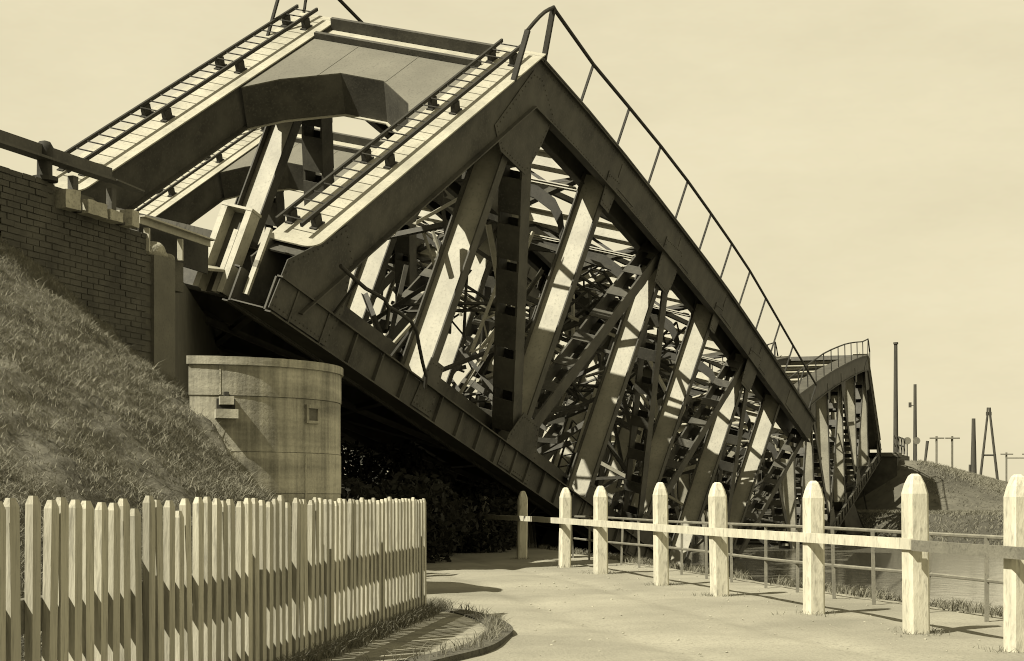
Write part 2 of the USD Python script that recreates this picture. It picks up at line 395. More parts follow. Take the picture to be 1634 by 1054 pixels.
        def diag(a, b, bl):
            a, b = np.array(a, float), np.array(b, float); L = np.linalg.norm(b - a)
            ms = []
            for k in (-1, 1):
                v0, v1 = sorted((vc + k * 0.20, vc + k * 0.245))
                ms.append(along(a, b, v0, v1, -0.19, 0.19, 0.3, L - 0.3))
            dd = obj('diagonal', cat_(ms), 'steel', S)
            for s in np.arange(0.9, L - 0.6, 0.95):
                for t in (-0.205, 0.191):
                    obj('batten', along(a, b, vc - 0.245, vc + 0.245, t, t + 0.014, s, s + bl), 'steel', dd)
        for a, b in (((5.295, HT[1]), (10.354, 0)), ((10.354, 0), (15.41, HT[3])), ((15.41, HT[3]), (20.47, 0)), ((20.47, 0), (25.53, HT[5])), ((25.53, HT[5]), (30.59, 0)), ((30.59, 0), (36.0, HT[7]))):
            diag(a, b, 0.72 if a[0] < 6 else 0.30)
        # gusset plates on the outside face, with rivet rows
        def gusset(poly, v_in):
            v0, v1 = sorted((vc + out * v_in, vc + out * (v_in + 0.016)))
            g = obj('gusset_plate', prism(poly, v0, v1), 'steel', S)
            if detail and near:
                P = Polygon(poly).buffer(-0.07); pts = []
                ring = P.exterior
                for k in np.arange(0, ring.length, 0.13):
                    x = ring.interpolate(k); pts.append((x.x, x.y))
                r = obj('rivet', rivets(pts, vc + out * (v_in + 0.016), sgn=out), 'steel', g)
                tag(r, kind='stuff')
        for i in (1, 3, 5):
            u, h = PU[i], HT[i]
            if i == 1: gusset([(u - 1.0, h - 1.35), (u - 0.25, h + 0.1), (u + 0.2, h + 0.2), (u + 1.2, h - 0.1), (u + 1.1, h - 0.75), (u + 0.85, h - 1.5), (u - 0.45, h - 1.6)], 0.365)
            else: gusset([(u - 0.75, h - 0.1), (u + 0.75, h + 0.08), (u + 0.72, h - 0.7), (u + 0.6, h - 1.15), (u - 0.6, h - 1.2), (u - 0.72, h - 0.75)], 0.365)
        for i in (2, 4):
            u, h = PU[i], HT[i]
            gusset([(u - 0.4, h - 0.15), (u + 0.4, h - 0.05), (u + 0.3, h - 0.85), (u - 0.3, h - 0.88)], 0.365)
        for i in (2, 4, 6):
            u = PU[i]
            gusset([(u - 0.95, -0.5), (u + 0.95, -0.5), (u + 0.9, 0.15), (u + 0.5, 0.75), (u - 0.5, 0.75), (u - 0.9, 0.15)], 0.335)
        for i in (1, 3, 5):
            u = PU[i]
            gusset([(u - 0.45, -0.5), (u + 0.45, -0.5), (u + 0.3, 0.45), (u - 0.3, 0.45)], 0.335)
        gusset([(-0.55, -0.52), (1.35, -0.52), (1.5, 0.1), (1.25, 0.95), (0.75, 1.3), (0.15, 0.75), (-0.5, 0.25)], 0.365)
        # inspection handrail on the outer edge of the top chord
        hr = tag(UsdGeom.Xform.Define(stage, path_of('handrail', S)))
        chord_top = offset_path(top, 0.43)
        def on_chord(u):
            return np.array([u, np.interp(u, chord_top[1:, 0], chord_top[1:, 1])])
        vo = vc + out * 0.40
        pts = []
        for u in [5.26] + list(np.arange(7.4, 35.5, 2.45)):
            b = on_chord(u); t_ = b + (np.array([-0.35, 0.86]) if u < 5.5 else np.array([-0.02, float(np.interp(u, [5, 8.8, 14, 22, 31], [0.75, 0.82, 0.98, 1.04, 0.92]))]))
            big = u < 5.5 and side < 0
            obj('post', bar3((b[0], vo, b[1] - 0.05), (t_[0], vo, t_[1]), 0.09 if big else 0.045, 0.07 if big else 0.04, (1, 0, 0)), 'steel_black', hr)
            pts.append((t_[0], vo, t_[1]))
        # the rail bends round the apex and comes down on the end post
        q = lambda s, t: np.array([e0[0] + d[0] * s + n[0] * t, vo, e0[1] + d[1] * s + n[1] * t])
        foot, head = q(el - 0.95, 0.40), q(el - 0.95, 1.25)
        head = foot + np.array([-0.12, 0, 0.93])
        obj('post', bar3(foot, head, 0.09 if side < 0 else 0.05, 0.07 if side < 0 else 0.05, (1, 0, 0)), 'steel_black', hr)
        pk = np.array(pts[0])
        lead = [head + (pk - head) * a + np.array([0, 0, 0.10 * math.sin(math.pi * a)]) for a in (0, 0.2, 0.4, 0.6, 0.8, 0.92)] + [pk + np.array([0.0, 0, 0.015])]
        obj('rail', pipe(lead + [np.array(pts[1]) * 0.06 + pk * 0.94] + [np.array(x) for x in pts[1:]], 0.036, 8), 'steel_black', hr)
    # ---- floor: cross girders, stringers, deck plates, timbers
    for i in range(8):
        u = PU[i] if i else 0.15
        w0 = -0.35
        ms = [box(u - 0.012, u + 0.012, VA + 0.34, VB - 0.34, w0, 0.40), box(u - 0.17, u + 0.17, VA + 0.34, VB - 0.34, 0.40, 0.425), box(u - 0.17, u + 0.17, VA + 0.34, VB - 0.34, w0 - 0.025, w0)]
        obj('cross_girder', cat_(ms), 'steel', S)
    for i in range(7):
        u0, u1 = (PU[i] if i else 0.15) + 0.02, PU[i + 1] - 0.02
        for v in (1.55, 3.25):
            obj('stringer', cat_([box(u0, u1, v - 0.01, v + 0.01, -0.15, 0.36), box(u0, u1, v - 0.11, v + 0.11, 0.36, 0.38), box(u0, u1, v - 0.11, v + 0.11, -0.17, -0.15)]), 'steel', S)
        obj('deck_plate', box(u0 - 0.012, u1 + 0.012, VA + 0.45, VB - 0.45, 0.43, 0.45), 'steel', S)
        for va, vb in ((VA + 0.435, VA + 0.449), (VB - 0.449, VB - 0.435)): obj('added_gap_plate', box(u0 - 0.01, u1 + 0.01, va, vb, -0.30, 0.52), 'steel', S)  # added plates blocking the bright gap between deck and chord
        for k, u in enumerate(np.arange(u0 + 0.2, u1 - 0.1, 0.65)):
            jit = rng.normal(0, 0.05)
            obj('sleeper', rotm(box(u - 0.12, u + 0.12, 1.0 + jit, 3.8 + jit, 0.452, 0.60), rng.normal(0, 0.02), (0, 0, 1), (u, 2.4, 0.5)), 'dark_wood', S)
    for v in (1.67, 3.13):
        uu = np.linspace(-0.4, 34, 26)
        obj('rail', cat_([box(0.9, 34, v - 0.035, v + 0.035, 0.70, 0.74), box(0.9, 34, v - 0.008, v + 0.008, 0.625, 0.70), box(0.9, 34, v - 0.06, v + 0.06, 0.602, 0.625)]), 'steel', S)
    # ---- portal at the end posts
    e0 = np.array([-0.05, -0.06]); e1 = np.array([PU[1], HT[1]]); el = np.linalg.norm(e1 - e0); d = (e1 - e0) / el; n = np.array([-d[1], d[0]])
    def ep3(s, v, t): return (e0[0] + d[0] * s + n[0] * t, v, e0[1] + d[1] * s + n[1] * t)
    lo, hi = VA + 0.445, VB - 0.445
    low = [(4.85, lo), (5.62, lo + 0.45), (6.28, lo + 1.35), (6.28, hi - 1.35), (5.62, hi - 0.45), (5.05, hi)]
    stp = 7.45
    pm = trimesh.creation.extrude_polygon(Polygon(low + [(stp, hi), (stp, lo)]), 0.02, engine='earcut')
    s, v, t = pm.vertices.T
    P = [ep3(a, b, c + 0.36) for a, b, c in zip(s, v, t)]
    pm.vertices = np.array(P)
    if pm.volume < 0: pm.invert()
    portal = tag(UsdGeom.Xform.Define(stage, path_of('portal', S)))
    pplate = obj('portal_plate', pm, 'steel_grey', portal)
    for v in (1.9, 3.2):
        ss = np.interp(v, [x[1] for x in low], [x[0] for x in low])
        obj('seam', hexa([ep3(ss, v - 0.012, 0.381), ep3(stp, v - 0.012, 0.381), ep3(stp, v + 0.012, 0.381), ep3(ss, v + 0.012, 0.381), ep3(ss, v - 0.012, 0.387), ep3(stp, v - 0.012, 0.387), ep3(stp, v + 0.012, 0.387), ep3(ss, v + 0.012, 0.387)]), 'steel_grey', pplate)
    web, fl = [], []
    for (sa, va), (sb, vb) in zip(low[:-1], low[1:]):
        web.append(hexa([ep3(sa, va, 0.36), ep3(sb, vb, 0.36), ep3(sb + 0.03, vb, 0.36), ep3(sa + 0.03, va, 0.36), ep3(sa, va, -0.42), ep3(sb, vb, -0.42), ep3(sb + 0.03, vb, -0.42), ep3(sa + 0.03, va, -0.42)]))
        fl.append(hexa([ep3(sa - 0.06, va, -0.421), ep3(sb - 0.06, vb, -0.421), ep3(sb + 0.12, vb, -0.421), ep3(sa + 0.12, va, -0.421), ep3(sa - 0.06, va, -0.445), ep3(sb - 0.06, vb, -0.445), ep3(sb + 0.12, vb, -0.445), ep3(sa + 0.12, va, -0.445)]))
    obj('arch_web', cat_(web), 'steel', portal); obj('arch_flange', cat_(fl), 'steel_light', portal)
    # trough-like strut across the top of the portal, its floor light, its edges dark
    lo2, hi2 = VA + 0.46, VB - 0.46
    def cross_box(s0, s1, t0, t1, m, nm):
        c = [ep3(s0, lo2, t0), ep3(s1, lo2, t0), ep3(s1, hi2, t0), ep3(s0, hi2, t0), ep3(s0, lo2, t1), ep3(s1, lo2, t1), ep3(s1, hi2, t1), ep3(s0, hi2, t1)]
        return obj(nm, hexa(c), m, portal)
    cross_box(7.46, 7.54, 0.30, 0.50, 'steel', 'strut_edge')
    cross_box(7.545, 8.05, 0.30, 0.33, 'steel_light', 'strut_plate')
    cross_box(8.055, 8.13, 0.25, 0.56, 'steel', 'strut_edge')
    # ---- sway frames and top laterals
    for i in range(2, 8):
        u, h = PU[i], HT[i]
        sf = tag(UsdGeom.Xform.Define(stage, path_of('sway_frame', S)))
        a, b = VA + 0.37, VB - 0.37
        obj('strut', cat_([box(u - 0.16, u + 0.16, a, b, h + 0.10, h + 0.13), box(u - 0.16, u + 0.16, a, b, h - 0.25, h - 0.22), box(u - 0.012, u + 0.012, a, b, h - 0.22, h + 0.10)]), 'steel_light', sf)
        arch = [(a, h - 1.75), (a + 0.14, h - 1.45), (a + 0.42, h - 1.15), (a + 0.9, h - 0.95), (a + 1.6, h - 0.87), (b - 1.6, h - 0.87), (b - 0.9, h - 0.95), (b - 0.42, h - 1.15), (b - 0.14, h - 1.45), (b, h - 1.75)]
        topl = [(x, z + 0.28) for x, z in arch[::-1]]
        obj('arch_plate', prism(arch + topl, u - 0.03, u + 0.03, 'u'), 'steel_black', sf)
        obj('lower_strut', cat_([box(u - 0.14, u - 0.031, a, b, h - 0.585, h - 0.56), box(u + 0.031, u + 0.14, a, b, h - 0.585, h - 0.56)]), 'steel_light', sf)
        for k in range(5):
            v0 = a + (b - a) * k / 5; v1 = a + (b - a) * (k + 1) / 5
            z0, z1 = (h - 0.54, h - 0.26) if k % 2 else (h - 0.26, h - 0.54)
            obj('lacing', bar3((u + 0.05, v0, z0), (u + 0.05, v1, z1), 0.02, 0.07, (0, 0, 1)), 'steel', sf)
    for i in range(1, 7):
        A, B = (PU[i] + 0.2, HT[i] - 0.05), (PU[i + 1] - 0.2, HT[i + 1] - 0.05)
        for k, (va, vb) in enumerate(((VA + 0.37, VB - 0.37), (VB - 0.37, VA + 0.37))):
            dz = 0.0 if k else -0.16
            obj('lateral_brace', angle3((A[0], va, A[1] + dz), (B[0], vb, B[1] + dz), 0.14, 0.014), 'steel', S)
    for i in range(0, 7):
        for k, (va, vb) in enumerate(((VA + 0.34, VB - 0.34), (VB - 0.34, VA + 0.34))):
            obj('floor_brace', angle3(((PU[i] if i else 0.15) + 0.2, va, -0.42 - 0.06 * k), (PU[i + 1] - 0.2, vb, -0.42 - 0.06 * k), 0.11, 0.012), 'steel', S)
    for k in range(debris):
        u = rng.uniform(7.5, 34.0); hh = float(np.interp(u, PU, HT)) - 0.7 if u > 5.3 else u * 0.9
        c = np.array([u, rng.uniform(0.7, 4.1), rng.uniform(0.7, max(0.9, hh))])
        dv = np.array([rng.normal(0, 0.55), rng.normal(0, 1.0), rng.normal(0, 0.75)]); dv /= np.linalg.norm(dv); L = rng.uniform(0.7, 1.9)
        P, Q = c - dv * L, c + dv * L
        for X in (P, Q): X[0] = max(X[0], 5.9); X[1] = np.clip(X[1], 0.55, 4.25); X[2] = np.clip(X[2], 0.66, float(np.interp(X[0], PU[1:], HT[1:])) - 0.55)
        if np.linalg.norm(Q - P) < 0.5: continue
        obj('torn_bar', angle3(P, Q, rng.uniform(0.06, 0.13)), 'steel_light' if rng.uniform() < 0.25 else 'steel', S)
    for k in range(lattices):
        u = rng.uniform(9.0, 33.0); hh = float(np.interp(u, PU, HT)) - 1.0
        c = np.array([u, rng.uniform(1.0, 3.8), rng.uniform(1.0, hh)]); dv = np.array([rng.normal(0, 0.7), rng.normal(0, 1.0), rng.normal(0, 0.6)]); dv /= np.linalg.norm(dv); L = rng.uniform(1.0, 1.9)
        P, Q = c - dv * L, c + dv * L
        for X in (P, Q): X[0] = max(X[0], 6.5); X[1] = np.clip(X[1], 0.6, 4.2); X[2] = np.clip(X[2], 0.7, float(np.interp(X[0], PU[1:], HT[1:])) - 0.7)
        if np.linalg.norm(Q - P) < 0.9: continue
        obj('torn_lattice', lattice(P, Q, rng.uniform(0.28, 0.42)), 'steel_light' if rng.uniform() < 0.3 else 'steel', S)
    for k in range(hanging):
        u = rng.uniform(12, 35.5) if near else rng.uniform(2.5, 22); v = rng.uniform(0.3, 4.5)
        drop = rng.uniform(1.0, 3.4) if near else max(1.2, (5.2 - 0.205 * u) * rng.uniform(0.6, 1.0))
        P = np.array([u, v, rng.uniform(-0.6, 0.3)]); Q = P + np.array([rng.normal(0, 1.2), rng.normal(0, 0.8), -drop])
        if rng.uniform() < 0.35:
            m = bar3(P, Q, rng.uniform(0.5, 1.1) * (1 if near else 1.7), 0.015)
            obj('hanging_plate', m, 'steel', S)
        else: obj('hanging_bar', angle3(P, Q, rng.uniform(0.08, 0.16)), 'steel', S)
    if wreck:
        # bent lower handrail along the near bottom chord
        v = VA - 0.62
        r1 = [(0.55, v, 0.60), (1.05, v, 0.58), (1.5, v, 0.57), (1.9, v, 0.61), (2.2, v, 0.63), (2.42, v, 0.56), (2.5, v, 0.40), (2.55, v, 0.24)]
        r2 = [(2.5, v + .05, 0.60), (2.9, v + .05, 0.63), (3.3, v, 0.62), (3.6, v, 0.55), (3.85, v, 0.38), (4.2, v, 0.16), (4.5, v, 0.0), (4.62, v, -0.2)]
        for r in (r1, r2): tag(obj('bent_rail', pipe(r, 0.032, 8), 'steel_black', S), 'dark bent pipe of the walkway railing')
        for u, w in ((1.2, 0.58), (3.45, 0.6)):
            obj('rail_post', bar3((u, v, w), (u - 0.02, VA - 0.40, -0.05), 0.04, 0.04, (1, 0, 0)), 'steel_black', S)
        # torn end of the floor: a channel and a flat plate standing at the bearing
        for v0 in (0.72, 1.16):
            obj('end_channel', cat_([box(-0.42, -0.16, v0 - 0.012, v0 + 0.012, -0.45, 0.86), box(-0.42, -0.40, v0 + 0.013, v0 + 0.09, -0.45, 0.86), box(-0.18, -0.16, v0 + 0.013, v0 + 0.09, -0.45, 0.86)]), 'steel_light', S)
        obj('channel_head', box(-0.43, -0.14, 0.70, 1.26, 0.861, 0.90), 'steel_light', S)
        obj('channel_back', box(-0.20, -0.185, 0.735, 1.145, -0.45, 0.85), 'steel', S)
        obj('inner_angle', box(-0.36, -0.26, 0.86, 0.94, -0.45, 0.55), 'steel_light', S)
        for w0, w1 in ((-0.28, 0.06), (0.15, 0.58)):
            obj('end_stiffener', box(-0.40, -0.34, 0.30, 0.38, w0 - 0.1, w1 + 0.1), 'steel_light', S)
        obj('bearing_plate', rotm(box(-0.95, -0.25, 0.80, 1.66, -0.17, -0.13), -0.30, (0, 1, 0), (-0.5, 1.2, -0.15)), 'steel_light', S)
        # torn angles and a bent plate hanging among the members
        for (P, Q, a) in (((4.1, 0.9, 3.4), (3.6, 0.6, 2.1), 0.10), ((6.6, 1.2, 3.9), (4.4, 0.7, 2.6), 0.07), ((7.6, 1.6, 1.9), (5.6, 1.1, 0.3), 0.09), ((9.4, 2.0, 3.2), (7.2, 1.2, 1.6), 0.10), ((3.2, 2.0, 1.5), (2.9, 1.2, 0.3), 0.12),
                          ((12.6, 0.9, 2.2), (11.2, 0.7, 0.2), 0.12), ((13.2, 1.6, 3.9), (11.7, 0.9, 2.5), 0.10), ((17.2, 1.2, 3.1), (16.2, 0.8, 1.2), 0.12), ((19.0, 1.5, 4.4), (17.4, 0.9, 2.3), 0.1), ((22.4, 1.5, 3.4), (21.2, 0.9, 1.3), 0.12), ((24.2, 1.0, 4.6), (22.9, 0.8, 2.6), 0.1)):
            obj('torn_angle', angle3(P, Q, a), 'steel_light', S)
    return S

def span_matrix(o, u, pitch, roll):
    """u: horizontal unit direction of the span; it drops by pitch and leans by roll."""
    u0 = np.array([u[0], u[1], 0.0]); u0 /= np.linalg.norm(u0); z = np.array([0, 0, 1.0])
    ud = u0 * math.cos(pitch) - z * math.sin(pitch); wd = u0 * math.sin(pitch) + z * math.cos(pitch); vd = np.cross(wd, ud)
    v2 = vd * math.cos(roll) + wd * math.sin(roll); w2 = wd * math.cos(roll) - vd * math.sin(roll)
    return Gf.Matrix4d(*map(float, (*ud, 0, *v2, 0, *w2, 0, *o, 1)))

AX = np.array([math.sin(0.34333), math.cos(0.34333)]); LV = np.array([-AX[1], AX[0]])
O1 = np.array([-3.404, 23.387, 4.37]); O2 = np.array([-6.45, 37.85, 5.97])
build_span('truss_bridge_span', 'near half of the broken truss bridge, sloping from the brick abutment down into the canal', span_matrix(O1, AX, 0.2132, 0.2686), wreck=True, debris=110, lattices=26, hanging=22)
build_span('truss_bridge_span', 'second fallen truss span lying behind the nearest one, its portal framed by the nearer portal', span_matrix(O2, AX, 0.227, 0.254), detail=False)
E1 = np.array([*(O1[:2] + AX * 76 - LV * 0 + LV * 4.8), 4.1]); E2 = np.array([*(O2[:2] + AX * 76 + LV * 4.8), 4.4])
build_span('truss_bridge_span', 'far half of the nearer bridge, its end post rising beside the far poles', span_matrix(E1, -AX, 0.205, 0.0), near=False, detail=False, debris=90, lattices=20, hanging=70)
build_span('truss_bridge_span', 'far half of the rear bridge, its portal peeping over the sunken chord end', span_matrix(E2, -AX, 0.21, 0.02), near=False, detail=False, debris=90, lattices=20, hanging=70)

# ------------------------------------------------------------------ near abutment with brick wing wall
A = np.array([-4.47, 20.4]); FD = np.array([-0.118, 0.98]); FD /= np.linalg.norm(FD)     # corner and direction of the canal face
OUT = -LV                                                                              # outward normal of the wing wall
ab = thing('abutment', 'dark brick bridge abutment with wing wall above the grass slope', 'abutment')
Bp = A + FD * 34
foot = [tuple(A), tuple(Bp), tuple(Bp - AX * 26), tuple(A - AX * 15)]
core = trimesh.creation.extrude_polygon(Polygon(foot), 5.15, engine='earcut'); core.apply_translation((0, 0, -0.9))
obj('wall', core, 'mortar', ab)
# bricks of the visible wing wall
def wing(s, z, o=0.0):
    """s metres back from the corner, z up, o out of the wall."""
    p = A - AX * s + OUT * o; return np.array([p[0], p[1], z])
vis_low = lambda s: float(np.interp(s, [0.0, 0.6, 1.6, 2.6, 3.6, 6.0], [2.35, 2.6, 3.0, 3.3, 3.55, 3.9]))
slots = []
for r, z in enumerate(np.arange(2.3, 4.50, 0.072)):
    for k, s in enumerate(np.arange(0.47 + (r % 2) * 0.115, 7.0, 0.23)):
        if z > vis_low(s) - 0.25: slots.append((s, z))
for r, z in enumerate(np.arange(4.53, 4.75, 0.072)):
    for s in np.arange(2.5 + (r % 2) * 0.115, 7.0, 0.23): slots.append((s, z))
slots.sort(key=lambda x: (x[0] > 4.6, x[0]))
rest = []
for k, (s, z) in enumerate(slots):
    o = 0.012 + rng.uniform(-0.006, 0.006); dz = rng.normal(0, 0.002)
    c = [wing(s, z + dz, -0.03), wing(s + 0.218, z + dz, -0.03), wing(s + 0.218, z + dz, o), wing(s, z + dz, o)]
    c += [x + np.array([0, 0, 0.060]) for x in c]
    if k < 300: obj('brick', hexa(c), 'brick', ab)
    else: rest.append(hexa(c))
tag(obj('brick', cat_(rest), 'brick', ab), kind='stuff')
# rendered corner strip and coping
def wing_box(s0, s1, z0, z1, o0, o1):
    c = [wing(s0, z0, o0), wing(s1, z0, o0), wing(s1, z0, o1), wing(s0, z0, o1)]
    return hexa(c + [x + np.array([0, 0, z1 - z0]) for x in c])
tag(obj('corner_strip', wing_box(-0.04, 0.46, 1.2, 4.27, -0.4, 0.05), 'old_concrete', ab), 'smooth rendered corner strip')
obj('parapet_wall', wing_box(2.46, 15, 4.253, 4.79, -0.5, -0.005), 'mortar', ab)
obj('upper_wall', wing_box(0.62, 2.455, 4.253, 4.52, -0.5, -0.004), 'mortar', ab)
obj('back_wall', wing_box(0.9, 2.45, 4.253, 4.95, -1.1, -0.55), 'mortar', ab)
obj('bearing_ledge', wing_box(-0.42, 0.45, 3.9, 4.29, -1.6, -0.06), 'mortar', ab)
bw = [wing(1.6, 4.1, -2.2), wing(1.6, 4.1, -30)]
ballast = trimesh.creation.extrude_polygon(Polygon([tuple((A - AX * 2.2 + LV * 1.6)), tuple(A - AX * 2.2 + LV * 5.5), tuple(A - AX * 14 + LV * 5.5), tuple(A - AX * 14 + LV * 1.6)]), 0.35, engine='earcut'); ballast.apply_translation((0, 0, 4.254))
obj('ballast_wall', ballast, 'mortar', ab)

# loose parapet beam, its supports, bollard and rubble on top of the abutment
pb = thing('parapet_beam', 'long grey steel beam lying tilted along the top of the brick abutment at the left edge', 'beam')
def top_bar(s0, s1, z0, z1, h, w, o):
    a, b = wing(s0, z0, o), wing(s1, z1, o); return bar3(a, b, w, h)
obj('beam', cat_([top_bar(8.4, 1.3, 5.05, 5.05, 0.03, 0.17, 0.0), top_bar(8.4, 1.3, 5.15, 5.15, 0.12, 0.025, -0.02)]), 'steel', pb)
obj('splice_plate', top_bar(1.36, 0.76, 5.05, 5.02, 0.02, 0.15, 0.03), 'steel', pb)
for s, z0 in ((4.6, 4.795), (2.1, 4.53), (1.32, 4.53)):
    obj('support', cat_([wing_box(s - 0.05, s + 0.05, z0, 4.955, -0.05, 0.03), wing_box(s - 0.16, s + 0.16, z0, z0 + 0.04, -0.10, 0.08)]), 'steel', pb)
bl = thing('bollard', 'dark rounded iron bollard standing upright against the parapet beam', 'bollard', loc=wing(2.6, 4.795, -0.04))
prof = [(0, 0), (0.10, 0), (0.088, 0.05), (0.085, 0.26), (0.10, 0.32), (0.10, 0.40), (0.065, 0.46), (0, 0.48)]
obj('shaft', trimesh.creation.revolve(np.array(prof), sections=20), 'steel_black', bl, smooth=50)
obj('base_plate', moved(trimesh.creation.cylinder(radius=0.15, height=0.05, sections=20), (0, 0, 0.03)), 'steel_black', bl)
for k, (s, w, h) in enumerate(((2.3, 0.22, 0.22), (1.85, 0.40, 0.17), (1.45, 0.28, 0.13), (1.08, 0.17, 0.2))):
    c = thing('corbel_block', ['squat pale stone block under the parapet beam, nearest the bollard', 'low wide pale stone block under the parapet beam', 'pale upright stone block under the free end of the parapet beam', 'smallest pale stone block, last before the sloping end frame'][k], 'stone block', group='stone blocks on the abutment')
    m = trimesh.creation.box((w, 0.3, h)); m = m.subdivide().subdivide(); m.vertices += 0.03 * (meshkit.fbm(m.vertices * 6 + k * 7, 2)[:, None] - 0.5) * np.sign(m.vertices)
    m.apply_transform(trimesh.transformations.rotation_matrix(math.atan2(AX[1], AX[0]) + rng.normal(0, .12), (0, 0, 1))); m.apply_translation(wing(s, 4.53 + h / 2 - 0.01, 0.02))
    obj('stone', m, 'stone', c)
fr = thing('end_frame', 'small dark steel frame with two short legs resting on the abutment corner above pale rubble', 'frame')
a0, a1 = wing(0.72, 4.72, 0.0), wing(-1.0, 4.68, 0.0)
dd = (a1 - a0) / np.linalg.norm(a1 - a0)
obj('beam', cat_([bar3(a0, a1, 0.16, 0.02), bar3(a0 - np.array([0, 0, .05]), a1 - np.array([0, 0, .05]), 0.02, 0.08)]), 'steel_light', fr)
for q in (0.10, 0.56):
    p = a0 + (a1 - a0) * q; obj('leg', bar3(p - np.array([0, 0, .12]), (p[0], p[1], 4.295), 0.07, 0.07, (1, 0, 0)), 'steel_light', fr)
obj('back_plate', bar3(a0 + np.array([-.1, .35, -.2]), a1 + np.array([-.1, .35, -.2]), 0.02, 0.42), 'steel_black', fr)
for k in range(9):
    s = [0.55, 0.15, -0.12, 0.42, -0.25, 0.3, 0.05, 0.0, -0.32][k]; r = [0.10, 0.17, 0.12, 0.08, 0.09, 0.11, 0.08, 0.06, 0.07][k]
    m = trimesh.creation.icosphere(2, r); m.vertices *= (1.3, 1, 0.75); m.vertices += 0.35 * r * (meshkit.noise(m.vertices / r * 1.2 + k * 5)[:, None] - 0.5) * m.vertices / r
    m.apply_translation(wing(s, 4.28 + r * 0.6, -0.12 - 0.1 * (k % 3)))
    st = obj('rubble_stone', m, 'stone')
    tag(st, 'pale broken stone in the rubble heap under the small end frame', 'stone', 'rubble stones on the abutment corner')

# ------------------------------------------------------------------ grass slope in front of the wing wall
RIDGE = np.array([(-4.45, 20.5, 2.72), (-4.2, 19.0, 2.50), (-3.70, 17.6, 2.16), (-3.18, 16.65, 1.88), (-2.78, 16.2, 1.38), (-2.42, 15.95, 1.12), (-1.95, 15.75, 0.62), (-1.35, 15.5, 0.02)])
def fence_x(y): return -0.86 - 0.126 * (15.1 - y)
from scipy.interpolate import RBFInterpolator
ctrl = [tuple(r) for r in RIDGE]
for y in (0, 4, 8, 11, 13.5): ctrl.append((fence_x(y) - 0.35, y, 0.0))
for s, z in ((0.2, 2.74), (1.6, 3.32), (2.6, 3.66), (3.6, 4.0), (6.0, 4.25), (9, 4.3), (14, 4.3)):
    w_ = wing(s, z, 0.0); ctrl.append((w_[0], w_[1], z))
for y in (2, 6, 10, 13):
    ctrl.append((fence_x(y) - 2.8, y, 2.1)); ctrl.append((fence_x(y) - 6.0, y, 3.9)); ctrl.append((fence_x(y) - 9.5, y, 4.1))
ctrl = np.array(ctrl)
rbf = RBFInterpolator(ctrl[:, :2], ctrl[:, 2], kernel='linear', smoothing=0.0)
def slope_z(xy):
    xy = np.atleast_2d(xy); z = rbf(xy)
    best = np.full(len(xy), 1e9); sd = np.zeros(len(xy)); rz = np.zeros(len(xy))
    for a, b in zip(RIDGE[:-1], RIDGE[1:]):
        d = b[:2] - a[:2]; L2 = d @ d; t = np.clip(((xy - a[:2]) @ d) / L2, 0, 1); p = a[:2] + t[:, None] * d
        r = np.linalg.norm(xy - p, axis=1); s = d[0] * (xy[:, 1] - p[:, 1]) - d[1] * (xy[:, 0] - p[:, 0])
        k = r < best; best[k] = r[k]; sd[k] = np.sign(s[k]); rz[k] = (a[2] + t * (b[2] - a[2]))[k]
    z = np.where(sd > 0, rz - 2.2 * best, z)
    n = meshkit.fbm(np.c_[xy * 1.3, np.zeros(len(xy))], 4) - 0.5
    n2 = meshkit.fbm(np.c_[xy * 5.0, np.ones(len(xy))], 3) - 0.5
    n3 = meshkit.fbm(np.c_[xy * 0.8, z * 7.0], 3) - 0.5
    return np.clip(z, -0.3, 4.35) + 0.24 * n + 0.08 * n2 + 0.16 * n3 * (z > 0.15)
nx, ny = 240, 320
gx, gy = np.meshgrid(np.linspace(-12, -0.9, nx), np.linspace(1.0, 22.0, ny))
gz = slope_z(np.c_[gx.ravel(), gy.ravel()]).reshape(gx.shape)
lim = fence_x(gy) - 0.12
gz = np.where(gx > lim, np.minimum(gz, -0.08), gz)
idx = np.arange(nx * ny).reshape(ny, nx)
f = np.vstack([np.stack([idx[:-1, :-1], idx[:-1, 1:], idx[1:, 1:]], -1).reshape(-1, 3), np.stack([idx[:-1, :-1], idx[1:, 1:], idx[1:, :-1]], -1).reshape(-1, 3)])
hill = obj('embankment', trimesh.Trimesh(np.c_[gx.ravel(), gy.ravel(), gz.ravel()], f, process=False), 'turf', smooth=True)
tag(hill, 'grassy embankment slope below the brick wing wall', kind='structure')

def blades(base, n_each, hmin, hmax, width, spread, lean):
    """Curved grass blades: two-segment strips standing on the base points."""
    m = len(base) * n_each
    b = np.repeat(base, n_each, 0) + np.c_[rng.normal(0, spread, (m, 2)), np.zeros(m)]
    ang = rng.uniform(0, 2 * np.pi, m); h = rng.uniform(hmin, hmax, m); side = np.c_[np.cos(ang), np.sin(ang), np.zeros(m)] * (width / 2)
    ln = rng.normal(0, lean, (m, 2)) + np.array([0.04, -0.10]) * lean * 3
    mid = b + np.c_[ln * h[:, None] * 0.4, h * 0.6]; tip = b + np.c_[ln * h[:, None], h * 0.95]
    v = np.stack([b - side, b + side, mid - side * .7, mid + side * .7, tip], 1).reshape(-1, 3)
    o = np.arange(m)[:, None] * 5
    f = np.stack([o + [0, 1, 3], o + [0, 3, 2], o + [2, 3, 4]], 1).reshape(-1, 3)
    return trimesh.Trimesh(v, f, process=False)

